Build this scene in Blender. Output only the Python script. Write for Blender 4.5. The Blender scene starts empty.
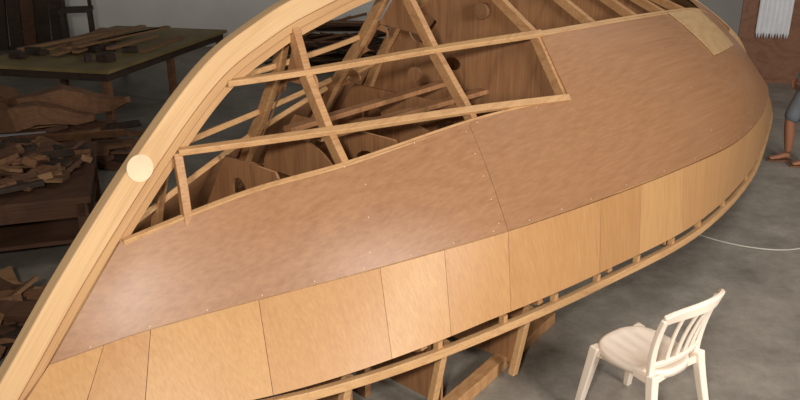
import bpy, bmesh, math, random
from mathutils import Vector, Matrix
random.seed(7)
scene=bpy.context.scene
scene.view_settings.view_transform='Standard'
def srgb(r,g,b):
    def f(c):
        c/=255.0
        return c/12.92 if c<=.04045 else ((c+.055)/1.055)**2.4
    return (f(r),f(g),f(b),1)
# ---------------------------------------------------------------- materials
def wood(name,c1,c2,scale=(1,6,6),rough=.5,fig=1.0,blotch=.35,spec=.4,lines=.10,grain=1.0,coord='Object',figsc=.9):
    """wood: long stretched grain + contour figure (cathedral lines)"""
    m=bpy.data.materials.new(name); m.use_nodes=True
    nt=m.node_tree; N=nt.nodes; K=nt.links; bs=N['Principled BSDF']
    tc=N.new('ShaderNodeTexCoord'); mp=N.new('ShaderNodeMapping'); mp.inputs['Scale'].default_value=scale
    K.new(tc.outputs[coord],mp.inputs['Vector'])
    n1=N.new('ShaderNodeTexNoise'); n1.inputs['Scale'].default_value=figsc; n1.inputs['Detail'].default_value=1.5; n1.inputs['Distortion'].default_value=.3
    K.new(mp.outputs[0],n1.inputs['Vector'])
    mu=N.new('ShaderNodeMath'); mu.operation='MULTIPLY'; mu.inputs[1].default_value=60*fig
    K.new(n1.outputs['Fac'],mu.inputs[0])
    sn=N.new('ShaderNodeMath'); sn.operation='SINE'; K.new(mu.outputs[0],sn.inputs[0])
    pw=N.new('ShaderNodeMath'); pw.operation='POWER'; pw.inputs[1].default_value=6
    ab=N.new('ShaderNodeMath'); ab.operation='ABSOLUTE'; K.new(sn.outputs[0],ab.inputs[0]); K.new(ab.outputs[0],pw.inputs[0])
    n2=N.new('ShaderNodeTexNoise'); n2.inputs['Scale'].default_value=14; n2.inputs['Detail'].default_value=6; n2.inputs['Roughness'].default_value=.6
    mp2=N.new('ShaderNodeMapping'); mp2.inputs['Scale'].default_value=(scale[0]*.15,scale[1]*2.6,scale[2]*2.6) if scale[0]<=scale[2] else (scale[0]*2.2,scale[1]*2.2,scale[2]*.2)
    K.new(tc.outputs[coord],mp2.inputs['Vector']); K.new(mp2.outputs[0],n2.inputs['Vector'])
    ng=N.new('ShaderNodeMath'); ng.operation='MULTIPLY_ADD'; ng.inputs[1].default_value=grain; ng.inputs[2].default_value=.5*(1-grain); K.new(n2.outputs['Fac'],ng.inputs[0])
    a=N.new('ShaderNodeMath'); a.operation='MULTIPLY_ADD'; a.inputs[1].default_value=-lines*1.6
    K.new(pw.outputs[0],a.inputs[0]); K.new(ng.outputs[0],a.inputs[2])
    n3=N.new('ShaderNodeTexNoise'); n3.inputs['Scale'].default_value=1.1; n3.inputs['Detail'].default_value=1; K.new(tc.outputs['Object'],n3.inputs['Vector'])
    s2=N.new('ShaderNodeMath'); s2.operation='SUBTRACT'; s2.inputs[1].default_value=blotch/2; K.new(a.outputs[0],s2.inputs[0])
    a2=N.new('ShaderNodeMath'); a2.operation='MULTIPLY_ADD'; a2.inputs[1].default_value=blotch; K.new(n3.outputs['Fac'],a2.inputs[0]); K.new(s2.outputs[0],a2.inputs[2])
    cr=N.new('ShaderNodeValToRGB'); cr.color_ramp.elements[0].position=.15; cr.color_ramp.elements[1].position=.8
    cr.color_ramp.elements[0].color=c1; cr.color_ramp.elements[1].color=c2
    K.new(a2.outputs[0],cr.inputs[0]); K.new(cr.outputs[0],bs.inputs['Base Color'])
    bp=N.new('ShaderNodeBump'); bp.inputs['Strength'].default_value=.03; bp.inputs['Distance'].default_value=.003
    K.new(n2.outputs['Fac'],bp.inputs['Height']); K.new(bp.outputs[0],bs.inputs['Normal'])
    bs.inputs['Roughness'].default_value=rough; bs.inputs['Specular IOR Level'].default_value=spec
    return m
def plain(name,c,rough=.5,var=.12,scale=6):
    m=bpy.data.materials.new(name); m.use_nodes=True
    nt=m.node_tree; N=nt.nodes; K=nt.links; bs=N['Principled BSDF']
    tc=N.new('ShaderNodeTexCoord'); n=N.new('ShaderNodeTexNoise'); n.inputs['Scale'].default_value=scale; n.inputs['Detail'].default_value=5
    K.new(tc.outputs['Object'],n.inputs['Vector'])
    cr=N.new('ShaderNodeValToRGB'); cr.color_ramp.elements[0].position=.3; cr.color_ramp.elements[1].position=.7
    cr.color_ramp.elements[0].color=tuple(c[i]*(1-var) for i in range(3))+(1,)
    cr.color_ramp.elements[1].color=tuple(min(1,c[i]*(1+var)) for i in range(3))+(1,)
    K.new(n.outputs['Fac'],cr.inputs[0]); K.new(cr.outputs[0],bs.inputs['Base Color'])
    bs.inputs['Roughness'].default_value=rough
    return m
M={}
M['stem']=wood('stem_timber',srgb(184,142,98),srgb(226,192,146),(.8,9,9),.65,.25,.3,spec=.25,lines=.06,coord='UV')
M['stem2']=wood('stem_lamination_timber',srgb(168,124,84),srgb(210,170,122),(.8,9,9),.65,.25,.3,spec=.25,lines=.06,coord='UV')
M['batten']=wood('batten_timber',srgb(172,126,84),srgb(212,172,122),(1,8,8),.5,.4)
M['rib']=wood('rib_timber',srgb(152,106,68),srgb(200,156,108),(3,3,3),.55,.4)
M['dark1']=wood('plywood_red_brown_a',srgb(134,92,62),srgb(176,132,95),(.4,1.5,1.5),.36,.8,.10,lines=.05,grain=.65,figsc=1.1)
M['dark2']=wood('plywood_red_brown_b',srgb(134,93,64),srgb(172,129,93),(.4,1.5,1.5),.36,.4,.12,lines=.02,grain=.65)
M['side']=[wood('plywood_pale_%d'%i,c[0],c[1],(3.0,1.2,.6),.42,.35,.12,lines=.03,grain=.7) for i,c in enumerate([
  (srgb(168,120,76),srgb(202,156,106)),(srgb(162,114,72),srgb(198,152,102)),(srgb(174,126,80),srgb(208,164,112)),(srgb(158,112,70),srgb(194,148,98))])]
M['web']=wood('plywood_bulkhead',srgb(134,92,60),srgb(180,132,90),(2,2,1),.6,.5,.2)
M['patch']=wood('plywood_patch',srgb(168,134,92),srgb(200,166,120),(1,3,3),.5,.4)
M['jig']=wood('jig_timber',srgb(110,76,50),srgb(160,118,80),(3,3,3),.6,.4)
M['scrap']=[wood('scrap_%d'%i,c[0],c[1],(2,2,2),.75,.4) for i,c in enumerate([
  (srgb(74,50,36),srgb(112,78,56)),(srgb(96,66,46),srgb(146,104,72)),(srgb(48,38,32),srgb(78,60,48)),(srgb(124,92,62),srgb(170,130,92))])]
M['filler']=plain('putty',srgb(216,196,162),.7)
# ---------------------------------------------------------------- mesh helpers
def obj(name,verts,faces,mat,parent=None,smooth=False,mats=None,fm=None):
    me=bpy.data.meshes.new(name); me.from_pydata([tuple(v) for v in verts],[],faces); me.update()
    bm=bmesh.new(); bm.from_mesh(me); bmesh.ops.recalc_face_normals(bm,faces=bm.faces); bm.to_mesh(me); bm.free()
    for m in (mats or [mat]): me.materials.append(m)
    if fm:
        for p,i in zip(me.polygons,fm): p.material_index=i
    if smooth:
        for p in me.polygons: p.use_smooth=True
    o=bpy.data.objects.new(name,me); scene.collection.objects.link(o)
    if parent: o.parent=parent
    return o
def empty(name,loc=(0,0,0),rz=0):
    e=bpy.data.objects.new(name,None); scene.collection.objects.link(e); e.location=loc; e.rotation_euler=(0,0,rz); e.empty_display_size=.2
    return e
def solid(o,t,off=0):
    m=o.modifiers.new('thick','SOLIDIFY'); m.thickness=t; m.offset=off; return o
def bev(o,w=.004,seg=2):
    m=o.modifiers.new('bev','BEVEL'); m.width=w; m.segments=seg; m.limit_method='ANGLE'; return o
def sweep_data(pts,w,h,ref,V,F):
    n=len(pts); base=len(V)
    for i,p in enumerate(pts):
        t=(pts[min(i+1,n-1)]-pts[max(i-1,0)]).normalized()
        r=ref(p); r=(r-t*r.dot(t)).normalized(); b=t.cross(r)
        ww=w[i] if isinstance(w,(list,tuple)) else w; hh=h[i] if isinstance(h,(list,tuple)) else h
        for sx,sy in ((-1,-1),(1,-1),(1,1),(-1,1)):
            V.append(p+b*(ww/2*sx)+r*(hh/2*sy))
    for i in range(n-1):
        for k in range(4):
            a=base+i*4+k; c=base+i*4+(k+1)%4
            F.append((a,c,c+4,a+4))
    F.append((base,base+1,base+2,base+3)); e=base+(n-1)*4; F.append((e+3,e+2,e+1,e))
def sweep(name,pts,w,h,ref,mat,parent=None,b=.004):
    V=[];F=[]; sweep_data(pts,w,h,ref,V,F)
    o=obj(name,V,F,mat,parent)
    if b: bev(o,b)
    return o
def box_data(V,F,c,size,rot=None,taper=1):
    R=rot or Matrix.Identity(3); base=len(V)
    for z in(-1,1):
        k=taper if z>0 else 1
        for x,y in((-1,-1),(1,-1),(1,1),(-1,1)):
            V.append(Vector(c)+R@Vector((x*size[0]/2*k,y*size[1]/2*k,z*size[2]/2)))
    for f in((3,2,1,0),(4,5,6,7),(0,1,5,4),(1,2,6,5),(2,3,7,6),(3,0,4,7)): F.append(tuple(base+i for i in f))
# ---------------------------------------------------------------- hull curves
class Cv:
    def __init__(s,pts): s.p=pts
    def __call__(s,x):
        P=s.p
        if x<=P[0][0]: return Vector((x,)+tuple(P[0][1:]))
        if x>=P[-1][0]: return Vector((x,)+tuple(P[-1][1:]))
        for i in range(len(P)-1):
            if P[i][0]<=x<=P[i+1][0]: break
        def tan(j):
            if j==0: a,b=0,1
            elif j==len(P)-1: a,b=j-1,j
            else: a,b=j-1,j+1
            return [(P[b][k]-P[a][k])/(P[b][0]-P[a][0]) for k in(1,2)]
        h=P[i+1][0]-P[i][0]; t=(x-P[i][0])/h; m0=tan(i); m1=tan(i+1); out=[x]
        for k in(1,2):
            a,b=P[i][k],P[i+1][k]
            out.append((2*t**3-3*t*t+1)*a+(t**3-2*t*t+t)*h*m0[k-1]+(-2*t**3+3*t*t)*b+(t**3-t*t)*h*m1[k-1])
        return Vector(out)
sheer=Cv([(.03,.045,.5),(.5,.36,.5),(1.136,.727,.5),(1.66,.92,.5),(2.35,1.08,.5),(3.09,1.2,.5),(4.2,1.31,.5),(5.54,1.19,.5),(6.81,.9,.5),(8.0,.56,.5),(8.6,.28,.5),(8.88,.045,.5)])
chine=Cv([(.396,.04,.742),(.777,.223,.82),(1.77,.69,.92),(2.45,.953,.97),(3.14,1.128,1.0),(3.88,1.24,1.01),(4.84,1.27,.99),(6.0,1.08,.95),(7.3,.70,.88),(8.3,.30,.78),(8.82,.04,.72)])
cA=Cv([(1.08,.03,1.53),(1.85,.288,1.523),(2.65,.567,1.527),(3.28,.80,1.52),(4.12,.99,1.48),(5,1.02,1.43),(5.9,.86,1.38),(7.1,.46,1.25),(8.2,.16,1.02),(8.55,.04,.95)])
e1=Cv([(.787,.04,1.19),(1.375,.216,1.31),(1.836,.39,1.37),(2.65,.61,1.48),(3.28,.80,1.52)])
e2=Cv([(1.357,.025,1.797),(1.85,.12,1.80),(2.65,.31,1.83),(3.28,.57,1.87),(4.12,.65,1.87),(5.0,.60,1.83),(5.91,.46,1.75),(7.0,.2,1.54),(7.85,.04,1.30)])
prof=[(-.3,.3),(-.03,.5),(.21,.766),(.525,1.135),(.936,1.567),(1.312,1.90),(1.62,2.06),(1.93,2.17),(2.5,2.30),(3.3,2.36),(4.2,2.31),(5,2.19),(6.2,1.93),(7.1,1.65),(7.9,1.35),(8.4,1.1),(8.75,.8),(8.95,.45)]
def crom(P,n=8):
    out=[]
    for i in range(len(P)-1):
        p0=Vector(P[max(i-1,0)]);p1=Vector(P[i]);p2=Vector(P[i+1]);p3=Vector(P[min(i+2,len(P)-1)])
        for k in range(n):
            t=k/n
            out.append(.5*((2*p1)+(p2-p0)*t+(2*p0-5*p1+4*p2-p3)*t*t+(3*p1-p0-3*p2+p3)*t**3))
    out.append(Vector(P[-1])); return out
PR=crom(prof)
def keelz(s):
    for a,b in zip(PR,PR[1:]):
        if a.x<=s<=b.x: return a.y+(b.y-a.y)*(s-a.x)/(b.x-a.x)
    return .5
H=empty('boat_hull',(-1.8,2.6,0),math.atan2(.74,.67))
def L(v,sg=1): return Vector((v[0],-v[1]*sg,v[2]))
def outw(p): return Vector((0,p.y if abs(p.y)>.02 else .02,max(.1,(p.z-.9)))).normalized()
ARC=[0]
for a,b in zip(PR,PR[1:]): ARC.append(ARC[-1]+(b-a).length)
def strip(name,o0,o1,hw0,hw1,mat,b):
    V=[];F=[];n=len(PR)
    for i,p in enumerate(PR):
        t=(PR[min(i+1,n-1)]-PR[max(i-1,0)]).normalized(); nr=Vector((t.y,-t.x))
        a=p+nr*o0; q=p+nr*o1
        for s in(-1,1):
            V.append(Vector((a.x,s*hw0,a.y))); V.append(Vector((q.x,s*hw1,q.y)))
    for i in range(n-1):
        a=i*4
        for k,l in((0,1),(1,3),(3,2),(2,0)): F.append((a+k,a+l,a+4+l,a+4+k))
    F.append((0,1,3,2)); e=(n-1)*4; F.append((e,e+2,e+3,e+1))
    o=obj(name,V,F,mat,H); me=o.data
    uv=me.uv_layers.new(name='UVMap')   # u = metres along the timber, v = across it
    for lp in me.loops:
        vi=lp.vertex_index; uv.data[lp.index].uv=(ARC[vi//4],(o0 if vi%2==0 else o1)+(.3 if vi%4>=2 else 0))
    if b: bev(o,b)
strip('stem_and_keel',0,.105,.034,.045,M['stem'],.006)
strip('stem_lamination',.106,.145,.048,.048,M['stem2'],.003)
strip('stem_apron',.14,.19,.032,.032,M['stem2'],0)
def disk(V,F,c,nrm,r,h,seg=24):
    nrm=nrm.normalized(); a=nrm.orthogonal().normalized(); b=nrm.cross(a); base=len(V)
    for z in(-h/2,h/2):
        for k in range(seg):
            th=2*math.pi*k/seg; V.append(Vector(c)+a*r*math.cos(th)+b*r*math.sin(th)+nrm*z)
    F.append(tuple(base+seg+k for k in range(seg))); F.append(tuple(base+seg-1-k for k in range(seg)))
    for k in range(seg): F.append((base+k,base+(k+1)%seg,base+seg+(k+1)%seg,base+seg+k))
V=[];F=[]; disk(V,F,(.925,-.0405,1.50),Vector((-.08,-1,.08)),.062,.006)
obj('stem_plug',V,F,M['filler'],H)
def grid(name,fn,nu,nv,mat,t=.012):
    V=[fn(i/nu,j/nv) for i in range(nu+1) for j in range(nv+1)]
    F=[(i*(nv+1)+j,(i+1)*(nv+1)+j,(i+1)*(nv+1)+j+1,i*(nv+1)+j+1) for i in range(nu) for j in range(nv)]
    o=obj(name,V,F,mat,H,smooth=True); solid(o,t,0)
    m=o.modifiers.new('es','EDGE_SPLIT'); m.split_angle=math.radians(40)
    return o
def side_pt(sc,v,sg):
    if sc>.95: sl=sc-.14*max(0,min(1,(4-sc)/2))
    else: sl=.12+(sc-.396)*(.81-.12)/(.95-.396)
    if sc>8.3: sl=8.3+(sc-8.3)*(8.84-8.3)/(8.82-8.3)
    lo=sheer(sl).copy(); lo.z+=.03+.045*min(1,max(0,(sl-1.0)/1.2)); hi=chine(sc)
    lo.y=lo.y+(hi.y-lo.y)*.06
    return L(lo.lerp(hi,v),sg)
def fore(t,v,sg):
    a=chine(.396+(3.28-.396)*t); b=e1(.787+(3.28-.787)*t); p=a.lerp(b,v); k=.012*math.sin(math.pi*v)*math.sin(math.pi*t)
    return L(p+Vector((0,k,k)),sg)
def aft(t,v,sg):
    a=chine(3.28+(8.82-3.28)*t); m=cA(3.28+(8.55-3.28)*t); b=e2(3.28+(7.85-3.28)*t)
    p=a*(2*(v-.5)*(v-1))+m*(-4*v*(v-1))+b*(2*v*(v-.5))
    return L(p,sg)
def top(t,v,sg):
    s=3.28+(7.85-3.28)*t; b=e2(s); k=Vector((s+.0,.04,keelz(s)-.06))
    p=b.lerp(k,v); c=.03*math.sin(math.pi*v); return L(p+Vector((0,c*.4,c)),sg)
bnd=[.396,.60,.78,1.22,1.77,2.10,2.47,3.15,3.52,4.0,4.6,5.3,6.1,7.0,7.8,8.82]
order=[2,0,2,0,2,0,1,3,2,0,0,0,0,0,0]
g=.0010
for sg,nm in((1,'near'),(-1,'far')):
    for i in range(len(bnd)-1):
        a,b=bnd[i]+g,bnd[i+1]-g
        grid('side_plank_%s_%d'%(nm,i+1),lambda u,v,a=a,b=b:side_pt(a+(b-a)*u,v*.992,sg),8,3,M['side'][order[i]])
    tf=(2.47-.396)/(3.28-.396)
    grid('bottom_plank_%s_1'%nm,lambda u,v:fore(.0+(tf-.0004)*u,.004+.996*v,sg),30,6,M['dark1'])
    grid('bottom_plank_%s_2'%nm,lambda u,v:fore(tf+.0004+(1-tf-.0004)*u,.004+.996*v,sg),12,6,M['dark2'])
    grid('bottom_plank_%s_3'%nm,lambda u,v:aft(.0+.40*u,.004+.996*v,sg),24,12,M['dark2'])
    grid('bottom_plank_%s_4'%nm,lambda u,v:aft(.4005+.5995*u,.004+.996*v,sg),30,12,M['dark2'])
    grid('bottom_plank_%s_5'%nm,lambda u,v:top(.62+.38*u,v,sg),12,4,M['dark2'])
def patch(u,v):
    p=aft(.36+.19*u,.62+.37*v,1); return p+Vector((0,-.6,.8))*.012
grid('plywood_patch_panel',patch,10,6,M['patch'],.006)
V=[];F=[]
def dot(fn,t,v,r=.0035):
    p=fn(t,v,1); q=fn(min(t+.01,1),v,1); w_=fn(t,v+.02 if v<.9 else v-.02,1)
    nrm=(q-p).cross(w_-p)
    if nrm.y>0: nrm=-nrm
    disk(V,F,p+nrm.normalized()*.0065,nrm,r,.002,8)
for k in range(5): dot(fore,.705,.08+.21*k,.003)
for k in range(12): dot(fore,.05+.08*k,.03,.003)
for k in range(6): dot(fore,.1+.16*k,.975,.003)
for k in range(11): dot(aft,.02+.07*k,.02,.003)
for k in range(3): dot(fore,.46,.15+.3*k,.003); dot(aft,.22,.15+.3*k,.003)
obj('screw_plugs',V,F,M['filler'],H)
def curvepts(c,a,b,n,sg,inset=0):
    out=[]
    for i in range(n+1):
        p=c(a+(b-a)*i/n); out.append(L(p,sg)-outw(L(p,sg))*inset)
    return out
for sg,nm in((1,'near'),(-1,'far')):
    sweep('sheer_clamp_'+nm,curvepts(sheer,.05,8.87,60,sg),.045,.04,outw,M['batten'],H)
    sweep('inner_sheer_clamp_'+nm,[p+Vector((0,.10*sg,.06)) for p in curvepts(sheer,.3,8.5,60,sg)],.045,.03,outw,M['jig'],H)
    sweep('chine_log_'+nm,curvepts(chine,.42,8.8,60,sg,.03),.04,.035,outw,M['batten'],H)
    sweep('stringer_a_'+nm,curvepts(cA,1.12,3.28,30,sg,.0),.042,.03,outw,M['batten'],H)
    sweep('stringer_b_'+nm,curvepts(e2,1.42,3.30,30,sg,.0),.042,.03,outw,M['batten'],H)
    sweep('stringer_b_aft_'+nm,curvepts(e2,3.28,7.8,40,sg,.012),.04,.035,outw,M['batten'],H)
    sweep('stringer_a_aft_'+nm,curvepts(cA,3.28,8.5,40,sg,.03),.04,.035,outw,M['batten'],H)
    sweep('plank_edge_batten_'+nm,curvepts(e1,.80,3.28,30,sg,.010),.030,.03,outw,M['batten'],H)
    sweep('bow_frame_'+nm,[Vector((1.12,-.035*sg,1.52)),Vector((1.10,-.085*sg,1.38)),Vector((1.08,-.125*sg,1.22)),Vector((1.08,-.16*sg,1.10))],.04,.045,outw,M['rib'],H)
stn=[1.85,2.65,3.28,3.9,4.5,5.1,5.75,6.4,7.1,7.8]
def section(s):
    pts=[Vector((s,.03,keelz(s)-.11))]
    if 1.45<=s<7.7: pts.append(e2(s))
    if s>=1.15: pts.append(cA(s))
    pts.append(chine(s)); pts.append(sheer(s))
    return pts
for si,s in enumerate(stn):
    for sg,nm in((1,'near'),(-1,'far')):
        sec=section(s); out=[]
        for i in range(len(sec)-1):
            for k in range(4): out.append(sec[i].lerp(sec[i+1],k/4))
        out.append(sec[-1]); pts=[]
        lim=e1(s).z-.02 if s<3.4 else 9
        for p in out:
            q=L(p,sg)
            ins=.035 if p.z>lim else .055
            if p.z<chine(s).z-.01: pts.append(q+Vector((0,.075*sg,0)))
            else: pts.append(q-outw(q)*ins)
        sweep('frame_%d_%s'%(si+1,nm),pts,.045,.06,outw,M['rib'],H)
        b=sheer(s).y*.45
        V=[];F=[]; box_data(V,F,(s+.045,-b*sg,.235),(.045,.07,.47)); bev(obj('jig_leg_%d_%s'%(si+1,nm),V,F,M['jig'],H),.003)
    V=[];F=[]; b=sheer(s).y-.09; box_data(V,F,(s+.08,0,.50),(.03,2*b,.09)); obj('jig_cross_beam_%d'%(si+1),V,F,M['jig'],H)
for sg,nm in((1,'near'),(-1,'far')):
    V=[];F=[]
    for s in(1.9,2.33,2.72,3.1,3.5,3.9,4.3,4.8,5.5,6.3): 
        b=sheer(s).y-.02; box_data(V,F,(s,-b*sg,.535),(.035,.03,.05))
    obj('sheer_spacers_'+nm,V,F,M['batten'],H)
    pts=[Vector((1.1,-.98*sg,.04)),Vector((1.7,-.93*sg,.04)),Vector((2.3,-.88*sg,.04)),Vector((2.8,-.83*sg,.04)),Vector((3.3,-.775*sg,.04))]
    sweep('jig_base_rail_'+nm,pts,.08,.08,lambda p:Vector((0,0,1)),M['rib'],H)
    for i,(s,z1) in enumerate(((1.5,.47),(2.05,.47),(2.65,.47))):
        bb=sheer(s).y
        V=[];F=[]; box_data(V,F,(s,-(bb*.55)*sg,.26),(.014,bb*.62,.40)); obj('jig_panel_%d_%s'%(i+1,nm),V,F,M['web'],H)
        sweep('jig_strut_%d_%s'%(i+1,nm),[Vector((s-.04,-(bb-.10)*sg,.49)),Vector((s-.1,-(bb-.14)*sg,.06))],.04,.05,lambda p:Vector((1,0,0)),M['batten'],H)
def plate(name,loops,s,t,mat):
    cu=bpy.data.curves.new(name,'CURVE'); cu.dimensions='2D'; cu.fill_mode='BOTH'; cu.extrude=t/2
    for lp in loops:
        sp=cu.splines.new('POLY'); sp.points.add(len(lp)-1); sp.use_cyclic_u=True
        for i,(x,y) in enumerate(lp): sp.points[i].co=(x,y,0,1)
    o=bpy.data.objects.new(name+'_c',cu); scene.collection.objects.link(o)
    bpy.context.view_layer.update(); dg=bpy.context.evaluated_depsgraph_get()
    me=bpy.data.meshes.new_from_object(o.evaluated_get(dg)); bpy.data.objects.remove(o)
    for v in me.vertices: v.co=Vector((s+v.co.z,-v.co.x,v.co.y))
    me.name=name; me.materials.clear(); me.materials.append(mat)
    r=bpy.data.objects.new(name,me); scene.collection.objects.link(r); r.parent=H; return r
def ell(cx,cy,rx,ry,rot=0,n=24):
    return [(cx+rx*math.cos(a)*math.cos(rot)-ry*math.sin(a)*math.sin(rot),cy+rx*math.cos(a)*math.sin(rot)+ry*math.sin(a)*math.cos(rot)) for a in [2*math.pi*i/n for i in range(n)]]
def outline(s,low,ins=.07):
    sec=section(s); pr=[]
    for i in range(len(sec)-1):
        for k in range(4): pr.append(sec[i].lerp(sec[i+1],k/4))
    return [(max(.02,p.y-ins*.8),p.z-ins*.5) for p in pr if p.z>low]
def bulk(name,s,low,thick,holes,peak=1.45):
    pr=outline(s,low)
    lp=[(-x,z) for x,z in reversed(pr)]+[(x,z) for x,z in pr]
    xb=pr[-1][0]; w=xb-thick
    inner=[(w*math.cos(a),pr[-1][1]+ (peak-pr[-1][1])*math.sin(a)) for a in [math.pi*i/14 for i in range(15)]]
    plate(name,[lp+inner]+holes,s+.03,.014,M['web'])
bulk('bulkhead_1',1.85,1.2,.14,[ell(-.13,1.72,.045,.07),ell(.12,1.72,.045,.07)],1.42)
bulk('bulkhead_2',2.65,.95,.22,[ell(-.20,1.84,.11,.08,.5),ell(-.40,1.57,.07,.04),ell(.12,1.66,.05,.04)],1.36)
bulk('bulkhead_3',3.28,.9,.22,[ell(-.35,1.80,.13,.09,.3),ell(-.1,1.60,.07,.045)],1.34)
for i,s in enumerate([3.9,4.5,5.1,5.75,6.4]): bulk('bulkhead_%d'%(i+4),s,.8,.3,[])
def lowweb(name,s,top_,bot):
    a=cA(s); c=chine(s)
    def half(z):
        return (c.y+(a.y-c.y)*(z-c.z)/(a.z-c.z) if z>c.z else c.y)-.09
    zs=[bot+(top_-bot)*k/6 for k in range(7)]
    R=[(half(z),z) for z in zs]
    lp=R+[(-x,z) for x,z in reversed(R)]
    hs=[]; w=half(top_); n=max(2,int(2*w/.28)); st=2*w/n
    for k in range(n):
        cx=-w+st*(k+.5); r=st*.28
        hs.append([(cx-r,bot+.08),(cx+r,bot+.08)]+[(cx+r*math.cos(t),top_-.10-r+r*math.sin(t)) for t in [math.pi*j/8 for j in range(9)]])
    plate(name,[lp]+hs,s,.014,M['web'])
lowweb('floor_web_1',1.55,1.36,.9); lowweb('floor_web_2',2.2,1.42,.9); lowweb('floor_web_3',2.95,1.44,.9)
V=[];F=[]; disk(V,F,(3.285,-.15,1.965),Vector((-1,0,0)),.05,.05); obj('bulkhead_boss',V,F,M['jig'],H)
rr=lambda p:Vector((0,0,1))
for i,(b,z,a,c) in enumerate([(.2,1.44,1.9,4.2),(-.2,1.44,1.9,4.2),(-.5,1.05,1.7,4.4),(.1,.95,1.6,4.0)]):
    sweep('interior_stringer_%d'%(i+1),[Vector((a,-b*.6,z)),Vector((c,-b,z+.03))],.07,.03,rr,M['web'],H)
# ---------------------------------------------------------------- plastic chair
Cm=plain('cream_plastic',srgb(246,230,212),.35,.02)
C=empty('plastic_chair',(1.27,3.50,0),math.radians(36.9))
def se(a,e=.6):
    c,s=math.cos(a),math.sin(a); return (abs(c)**e*(1 if c>0 else -1),abs(s)**e*(1 if s>0 else -1))
V=[];F=[];nA=48; rings=[(0,-.018),(.3,-.016),(.6,-.010),(.82,-.002),(.93,.004),(.98,.002),(1.0,-.006),(1.01,-.035),(.985,-.035),(.97,-.008),(.9,-.006),(.5,-.022)]
V.append(Vector((0,0,.43-.018)))
for r,dz in rings[1:]:
    for k in range(nA):
        x,y=se(2*math.pi*k/nA,.8); wx=.205+.018*y
        V.append(Vector((x*r*wx,y*r*.215,.43+dz)))
for k in range(nA): F.append((0,1+k,1+(k+1)%nA))
for i in range(len(rings)-2):
    for k in range(nA):
        a=1+i*nA+k;b=1+i*nA+(k+1)%nA; F.append((a,b,b+nA,a+nA))
F.append(tuple(1+(len(rings)-2)*nA+k for k in range(nA)))
obj('seat',V,F,Cm,C,smooth=True)
def BP(u,h):
    t=(h-.40)/.44
    return Vector((u*(.185+.035*t),-.195-.02*t-.11*t*t+.065*u*u*(.3+.7*t),h))
def rb(p): return Vector((0,1,.25))
def sm(name,pts,w,h,ref=rb,b=.006): return sweep(name,pts,w,h,ref,Cm,C,b)
for i,u in enumerate((-1,1)):
    sm('back_upright_%d'%(i+1),[BP(u,.38+.40*k/10) for k in range(11)],.042,.026)
    leg=[Vector((u*(.19+.05*k/6),-.19-.09*(k/6)**1.2,.44-.44*k/6)) for k in range(7)]
    sm('back_leg_%d'%(i+1),leg,[.055-.015*k/6 for k in range(7)],[.045-.01*k/6 for k in range(7)],lambda p:Vector((0,1,0)))
    leg=[Vector((u*(.175+.045*k/6),.165+.06*k/6,.425-.425*k/6)) for k in range(7)]
    sm('front_leg_%d'%(i+1),leg,[.06-.022*k/6 for k in range(7)],[.05-.015*k/6 for k in range(7)],lambda p:Vector((0,1,0)))
sm('back_top_rail',[BP(u,.785+.04*(1-u*u)-.012*u**6) for u in [-1+2*k/16 for k in range(17)]],.07,.024)
sm('back_lower_rail',[BP(-1+2*k/12,.485) for k in range(13)],.035,.02)
for k in range(4):
    u=-.6+.4*k
    sm('back_slat_%d'%(k+1),[BP(u*(.85+.15*j/6),.485+(.31)*j/6) for j in range(7)],.030,.010,b=.003)
for i,(a,b) in enumerate((((-.185,.18),(.185,.18)),((-.19,-.19),(.19,-.19)),((-.185,-.18),(-.185,.18)),((.185,-.18),(.185,.18)))):
    sm('skirt_%d'%(i+1),[Vector((a[0]+(b[0]-a[0])*k/8,a[1]+(b[1]-a[1])*k/8,.395+.012*math.sin(math.pi*k/8))) for k in range(9)],.015,.04,lambda p:Vector((0,0,1)),.003)
# ---------------------------------------------------------------- room
def plane(name,vs,mat): return obj(name,[Vector(v) for v in vs],[(0,1,2,3)],mat)
fl=bpy.data.materials.new('concrete_floor'); fl.use_nodes=True
nt=fl.node_tree;N=nt.nodes;K=nt.links;bs=N['Principled BSDF']
tc=N.new('ShaderNodeTexCoord'); n1=N.new('ShaderNodeTexNoise'); n1.inputs['Scale'].default_value=1.6; n1.inputs['Detail'].default_value=14; n1.inputs['Roughness'].default_value=.8
K.new(tc.outputs['Object'],n1.inputs['Vector'])
cr=N.new('ShaderNodeValToRGB'); cr.color_ramp.elements[0].position=.34; cr.color_ramp.elements[1].position=.66
cr.color_ramp.elements[0].color=srgb(106,99,90); cr.color_ramp.elements[1].color=srgb(158,150,138)
K.new(n1.outputs['Fac'],cr.inputs[0]); K.new(cr.outputs[0],bs.inputs['Base Color']); bs.inputs['Roughness'].default_value=.5
plane('floor',[(-9,-4,0),(10,-4,0),(10,15,0),(-9,15,0)],fl)
W=plain('wall_plaster_white',srgb(238,235,228),.9,.06,1.2)
W2=wood('wall_boards_brown',srgb(70,42,30),srgb(120,74,52),(2,2,.4),.8,.4)
def bx(name,c,size,mat,parent=None,rz=0,b=0):
    V=[];F=[];box_data(V,F,c,size,Matrix.Rotation(rz,3,'Z')); o=obj(name,V,F,mat,parent)
    if b: bev(o,b)
    return o
bx('wall_back',(.5,15.05,1.9),(19,.1,3.8),W)
bx('wall_left',(-9.05,5.5,1.9),(.1,19,3.8),W)
bx('wall_right',(10.05,5.5,1.9),(.1,19,3.8),W2)
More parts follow.
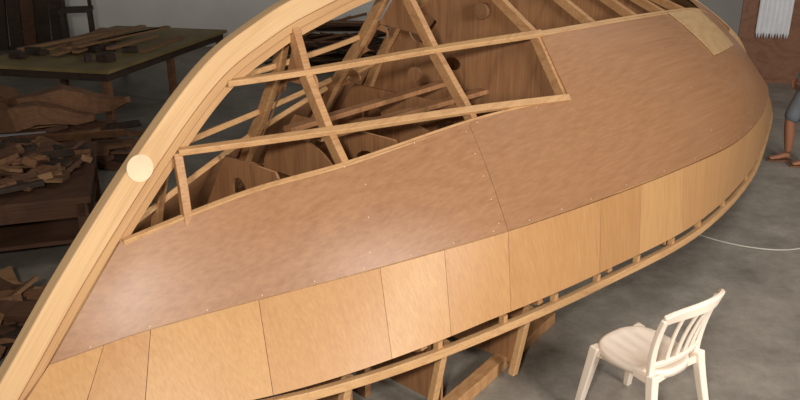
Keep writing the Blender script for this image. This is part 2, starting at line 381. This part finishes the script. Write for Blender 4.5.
# ---------------------------------------------------------------- background left
yel=plain('worn_table_sheet',srgb(134,116,72),.6,.25,3)
T=empty('work_table',(-3.95,10.75,0),math.radians(76.6)-math.pi/2)
bx('table_top',(0,0,.74),(1.9,3.2,.04),yel,T)
bx('apron',(0,0,.67),(1.8,3.1,.10),M['scrap'][2],T)
for i,(x,y) in enumerate(((-.85,-1.5),(.85,-1.5),(-.85,1.5),(.85,1.5),(-.85,0),(.85,0))): bx('leg_%d'%(i+1),(x,y,.36),(.08,.08,.72),M['scrap'][1],T)
V=[];F=[]
for i in range(12):
    a=random.uniform(-.3,.3); box_data(V,F,(random.uniform(-.7,.75),random.uniform(-.4,.6),.775+.03*(i%4)),(.09,random.uniform(.8,2.0),.028),Matrix.Rotation(a,3,'Z'))
obj('loose_boards',V,F,M['scrap'][3],T)
V=[];F=[]
for i in range(10):
    box_data(V,F,(random.uniform(-.8,.8),random.uniform(-1.4,-.4),.80),(random.uniform(.05,.2),random.uniform(.05,.25),random.uniform(.05,.14)),Matrix.Rotation(random.uniform(0,3),3,'Z'))
obj('tool_clutter',V,F,M['scrap'][2],T)
def pile(c,rx,ry,hmax,n,lmin,lmax,ang=None,wmin=.04,wmax=.2):
    V=[];F=[];fm=[]
    for i in range(n):
        r=math.sqrt(random.random()); th=random.uniform(0,2*math.pi)
        x,y=c[0]+rx*r*math.cos(th),c[1]+ry*r*math.sin(th)
        z=c[2]+.03+random.random()*hmax*(1-r*.8)
        a=(ang if ang is not None else random.uniform(0,math.pi))+random.gauss(0,.25)
        R=Matrix.Rotation(a,3,'Z')@Matrix.Rotation(random.gauss(0,.12),3,'Y')@Matrix.Rotation(random.gauss(0,.3),3,'X')
        l=random.uniform(lmin,lmax); k=len(F); box_data(V,F,(x,y,z+.02),(l,random.uniform(wmin,wmax),random.uniform(.015,.06)),R)
        fm+= [random.choice((0,0,1,1,1,2,3))]*(len(F)-k)
    for v in V:
        if v.z<c[2]+.002: v.z=c[2]+.002
    return V,F,fm
V,F,fm=pile((-3.95,7.95,0),.9,.45,.6,80,.5,1.3,.1)
k=len(F)
for (x0,y0,z0,ph) in((-4.7,7.75,.55,0),(-4.4,8.05,.62,1.5)):
    sweep_data([Vector((x0+.17*j,y0+.1*math.sin(j*.9+ph),z0+.05*math.sin(j*1.3+ph))) for j in range(10)],[.2,.25,.2,.28,.22,.27,.22,.2,.14,.07],[.2,.22,.2,.26,.2,.24,.2,.16,.12,.06],lambda p:Vector((0,0,1)),V,F)
fm+=[1]*(len(F)-k)
for v in V: v.y=min(v.y,8.6)
bev(obj('timber_pile',V,F,None,mats=M['scrap'],fm=fm),.02,2)
B=empty('workbench',(-3.45,5.85,0),math.radians(18))
bx('bench_top',(0,0,.52),(1.9,1.5,.05),M['scrap'][0],B)
bx('bench_rail',(0,-.70,.44),(1.8,.04,.12),M['scrap'][0],B); bx('bench_shelf',(0,0,.18),(1.8,1.4,.03),M['scrap'][0],B)
for i,(x,y) in enumerate(((-.88,-.68),(.88,-.68),(-.88,.68),(.88,.68))): bx('leg_%d'%(i+1),(x,y,.25),(.08,.08,.50),M['scrap'][0],B)
V,F,fm=pile((.05,0,.545),.86,.66,.14,210,.06,.5,None,.02,.12); obj('bench_offcuts',V,F,None,B,mats=M['scrap'],fm=fm)
V,F,fm=pile((0,0,.195),.6,.5,.1,25,.2,.6); obj('shelf_offcuts',V,F,None,B,mats=M['scrap'],fm=fm)
yt=plain('yellow_tool_plastic',srgb(205,180,60),.45)
V=[];F=[]
sweep_data([Vector((-.02,.50,.73)),Vector((.06,.53,.745)),Vector((.14,.52,.73))],[.06,.09,.06],[.04,.04,.04],rr,V,F); obj('saw_handle',V,F,yt,B)
V=[Vector((.14,.48,.73)),Vector((.14,.56,.73)),Vector((.56,.54,.73)),Vector((.56,.51,.73))]; solid(obj('saw_blade',V,[(0,1,2,3)],plain('steel',srgb(140,140,140),.35),B),.003)
V,F,fm=pile((-2.8,4.35,0),.6,.5,.35,90,.2,.7); obj('offcut_heap',V,F,None,mats=M['scrap'],fm=fm)
V,F,fm=pile((-1.0,13.4,0),1.0,.6,.95,70,.8,1.6,.1); obj('lumber_stack',V,F,None,mats=M['scrap'],fm=fm)
V=[];F=[];fm=[]
for i in range(10):
    k=len(F); box_data(V,F,(-8.7+.26*i,14.72,1.25),(.24,.03,2.5),Matrix.Rotation(-.12,3,'X')@Matrix.Rotation(random.uniform(-.03,.03),3,'Y')); fm+=[random.choice((0,2,2))]*(len(F)-k)
obj('leaning_boards',V,F,None,mats=M['scrap'],fm=fm)
S=empty('wooden_stool',(-5.2,12.75,0),.3)
sc=M['scrap'][2]
bx('seat',(0,0,.98),(.5,.5,.05),sc,S)
for i,(x,y) in enumerate(((-.2,-.2),(.2,-.2),(-.2,.2),(.2,.2))): bx('leg_%d'%(i+1),(x,y,.48),(.06,.06,.96),sc,S)
bx('back_post_1',(-.2,.22,1.4),(.06,.05,.8),sc,S); bx('back_post_2',(.2,.22,1.4),(.06,.05,.8),sc,S); bx('back_rail',(0,.22,1.7),(.5,.04,.12),sc,S)
# ---------------------------------------------------------------- background right
PP=wood('partition_ply',srgb(112,72,52),srgb(156,110,82),(.8,2,2),.6,.5,.3)
bx('plywood_partition',(6.6,11.6,.95),(3.0,.04,1.9),PP,None,math.radians(-12))
tw=plain('white_cloth',srgb(232,232,235),.9,.04)
V=[];F=[];nx=48;nz=10
for j in range(nz+1):
    for i in range(nx+1):
        u=i/nx; x=5.34+.46*u; yf=11.6+(6.6-x)*.2126-.035
        V.append(Vector((x,yf-.012*(1+math.sin(u*44)),1.3-.55*j/nz-((.07 if (i//2)%2 else 0) if j>=nz-1 else 0))))
for j in range(nz):
    for i in range(nx): a=j*(nx+1)+i; F.append((a,a+1,a+nx+2,a+nx+1))
solid(obj('hanging_cloth',V,F,tw,smooth=True),.004)
cu=bpy.data.curves.new('power_cord','CURVE'); cu.dimensions='3D'; cu.bevel_depth=.006
sp=cu.splines.new('NURBS'); P=[(2.45,6.0),(2.6,5.8),(2.85,5.66),(3.1,5.62),(3.4,5.75),(3.8,6.2),(4.4,6.4)]
sp.points.add(len(P)-1)
for i,(x,y) in enumerate(P): sp.points[i].co=(x,y,.007,1)
sp.use_endpoint_u=True; sp.order_u=4
o=bpy.data.objects.new('power_cord',cu); scene.collection.objects.link(o); cu.materials.append(plain('cord_grey',srgb(185,180,168),.5))
# ---------------------------------------------------------------- person (faces -X)
skin=plain('skin',srgb(170,115,85),.5,.05); shirt=plain('tshirt',srgb(196,178,172),.9,.08); short=plain('grey_shorts',srgb(112,118,124),.9,.12); hair=plain('hair_black',srgb(25,20,18),.6)
Pn=empty('standing_person',(4.28,7.85,0),0)
def skinned(name,J,E,mat,root=0,lv=2,parent=Pn):
    me=bpy.data.meshes.new(name); me.from_pydata([j[:3] for j in J],E,[]); o=bpy.data.objects.new(name,me); scene.collection.objects.link(o); o.parent=parent
    me.materials.append(mat)
    s=o.modifiers.new('skin','SKIN')
    for i,j in enumerate(J):
        r=j[3]; me.skin_vertices[0].data[i].radius=r if isinstance(r,tuple) else (r,r)
        me.skin_vertices[0].data[i].use_root=(i==root)
    s.use_smooth_shade=True
    d=o.modifiers.new('sub','SUBSURF'); d.levels=lv; d.render_levels=lv
    return o
J=[(0,0,.92,.12),(0,0,1.08,.115),(-.01,0,1.25,.125),(0,0,1.38,.10),(0,0,1.45,.05),(-.01,0,1.52,.048),
   (0,-.085,.86,.09),(-.03,-.10,.48,.058),(-.03,-.10,.40,.055),(0,-.10,.28,.055),(.02,-.10,.09,.036),
   (0,.085,.86,.09),(-.17,.10,.50,.058),(-.17,.10,.42,.055),(-.15,.10,.28,.055),(-.13,.10,.09,.036),
   (0,-.17,1.38,.052),(-.03,-.22,1.14,.038),(-.16,-.22,.94,.025),
   (0,.17,1.38,.052),(.0,.22,1.14,.038),(-.08,.22,.90,.025)]
E=[(0,1),(1,2),(2,3),(3,4),(4,5),(0,6),(6,7),(7,8),(8,9),(9,10),(0,11),(11,12),(12,13),(13,14),(14,15),(3,16),(16,17),(17,18),(3,19),(19,20),(20,21)]
skinned('body',J,E,skin)
for i,(x,y) in enumerate(((.02,-.10),(-.13,.10))):
    skinned('foot_%d'%(i+1),[(x+.03,y,.05,.034),(x-.02,y,.07,.036),(x-.10,y,.045,(.038,.026)),(x-.17,y,.035,(.042,.018)),(x-.20,y,.032,(.03,.012))],[(0,1),(1,2),(2,3),(3,4)],skin)
    V=[]
    for z in(.0,.018):
        for k in range(20):
            a=2*math.pi*k/20; V.append(Vector((x-.075+.14*math.cos(a),y+(.045-.008*math.cos(a))*math.sin(a),z)))
    F=[tuple(range(20,40)),tuple(range(19,-1,-1))]+[(k,(k+1)%20,20+(k+1)%20,20+k) for k in range(20)]
    obj('flip_flop_%d'%(i+1),V,F,M['scrap'][1],Pn)
skinned('tshirt',[(0,0,.90,.145),(0,0,1.08,.14),(-.01,0,1.25,.145),(0,0,1.39,.11),(0,-.17,1.385,.07),(-.015,-.20,1.24,.066),(0,.17,1.385,.07),(0,.20,1.24,.066)],[(0,1),(1,2),(2,3),(3,4),(4,5),(3,6),(6,7)],shirt)
skinned('shorts',[(0,0,.93,.14),(0,-.09,.84,.112),(-.02,-.10,.62,.095),(-.03,-.10,.40,.09),(0,.09,.84,.112),(-.10,.10,.64,.095),(-.17,.10,.42,.09)],[(0,1),(1,2),(2,3),(0,4),(4,5),(5,6)],short)
for n_,(hx,hy,hz) in enumerate(((-.16,-.22,.94),(-.08,.22,.90))):
    J=[(hx,hy,hz,.022),(hx-.03,hy,hz-.05,(.034,.016)),(hx-.04,hy,hz-.085,(.036,.014))];E=[(0,1),(1,2)]
    skinned('palm_%d'%(n_+1),J,E,skin)
    for k,l in enumerate((.068,.078,.072,.056)):
        ox=.028-.018*k
        b=Vector((hx-.04-ox*.9,hy,hz-.085+ox*.35))
        skinned('finger_%d_%d'%(n_+1,k+1),[(b.x,b.y,b.z,.009),(b.x-.008,b.y,b.z-l*.5,.0085),(b.x+.004,b.y,b.z-l*.8,.008),(b.x+.014,b.y,b.z-l,.007)],[(0,1),(1,2),(2,3)],skin,lv=1)
    skinned('thumb_%d'%(n_+1),[(hx-.03,hy,hz-.035,.012),(hx-.07,hy,hz-.055,.010),(hx-.085,hy,hz-.085,.009)],[(0,1),(1,2)],skin,lv=1)
V=[];F=[];nu,nv=28,20
for j in range(nv+1):
    ph=math.pi*j/nv
    for i in range(nu):
        th=2*math.pi*i/nu; x=math.sin(ph)*math.cos(th);y=math.sin(ph)*math.sin(th);z=math.cos(ph)
        w=1-.22*max(0,-z)**1.3; px=x*.095*w;py=y*.075*w;pz=z*.115
        if x<-.6: 
            px-=.022*math.exp(-((y/.16)**2+((z+.12)/.16)**2))
            px-=.008*math.exp(-((y/.3)**2+((z+.48)/.09)**2))
            px+=.008*math.exp(-(((abs(y)-.36)/.14)**2+((z-.08)/.1)**2))
        V.append(Vector((px-.02,py,pz+1.64)))
for j in range(nv):
    for i in range(nu): F.append((j*nu+i,j*nu+(i+1)%nu,(j+1)*nu+(i+1)%nu,(j+1)*nu+i))
obj('head',V,F,skin,Pn,smooth=True)
V2=[];F2=[]
for j in range(11):
    ph=math.pi*.56*j/10
    for i in range(nu):
        th=2*math.pi*i/nu; f=1 if math.cos(th)>-.3 else max(.35,1-.9*(-math.cos(th)-.3))
        p2=ph*f; V2.append(Vector((math.sin(p2)*math.cos(th)*.103-.018,math.sin(p2)*math.sin(th)*.083,math.cos(p2)*.124+1.64)))
for j in range(10):
    for i in range(nu): F2.append((j*nu+i,j*nu+(i+1)%nu,(j+1)*nu+(i+1)%nu,(j+1)*nu+i))
obj('hair',V2,F2,hair,Pn,smooth=True)
for i,y in enumerate((-.078,.078)): skinned('ear_%d'%(i+1),[(-.01,y,1.60,.010),(0,y*1.06,1.64,.014),(-.005,y*1.04,1.665,.010)],[(0,1),(1,2)],skin,lv=1)
ey=plain('eye_dark',srgb(30,22,18),.2)
for i,y in enumerate((-.03,.03)):
    V=[];F=[];disk(V,F,(-.104,y,1.652),Vector((-1,0,0)),.011,.012,14);obj('eye_%d'%(i+1),V,F,ey,Pn)
# ---------------------------------------------------------------- lights
def area(name,loc,tgt,size,energy,col):
    l=bpy.data.lights.new(name,'AREA'); l.size=size; l.energy=energy; l.color=col
    o=bpy.data.objects.new(name,l); scene.collection.objects.link(o); o.location=loc
    o.rotation_euler=(Vector(tgt)-Vector(loc)).to_track_quat('-Z','Y').to_euler(); return o
area('daylight_from_doorway',(4.3,-.8,3.3),(2.0,4.0,.4),1.8,400,(1,.96,.91))
area('camera_flash',(-.4,-.4,3.0),(-.1,3.6,1.2),.25,125,(1,.94,.86))  # stands in for the camera flash, just above and behind the camera
area('overhead_fill',(5.2,6.5,6.5),(4.6,6.5,0),2.2,130,(1,.97,.93))  # soft overhead light added to set the floor brightness at right
w=bpy.data.worlds.new('world'); scene.world=w; w.use_nodes=True; w.node_tree.nodes['Background'].inputs[0].default_value=(.95,.9,.85,1); w.node_tree.nodes['Background'].inputs[1].default_value=.065
# ---------------------------------------------------------------- camera
cd=bpy.data.cameras.new('camera'); cd.sensor_width=36; cd.lens=35; co=bpy.data.objects.new('camera',cd); scene.collection.objects.link(co)
co.location=(0,0,2.6); co.rotation_euler=(math.radians(90-21),0,0); scene.camera=co
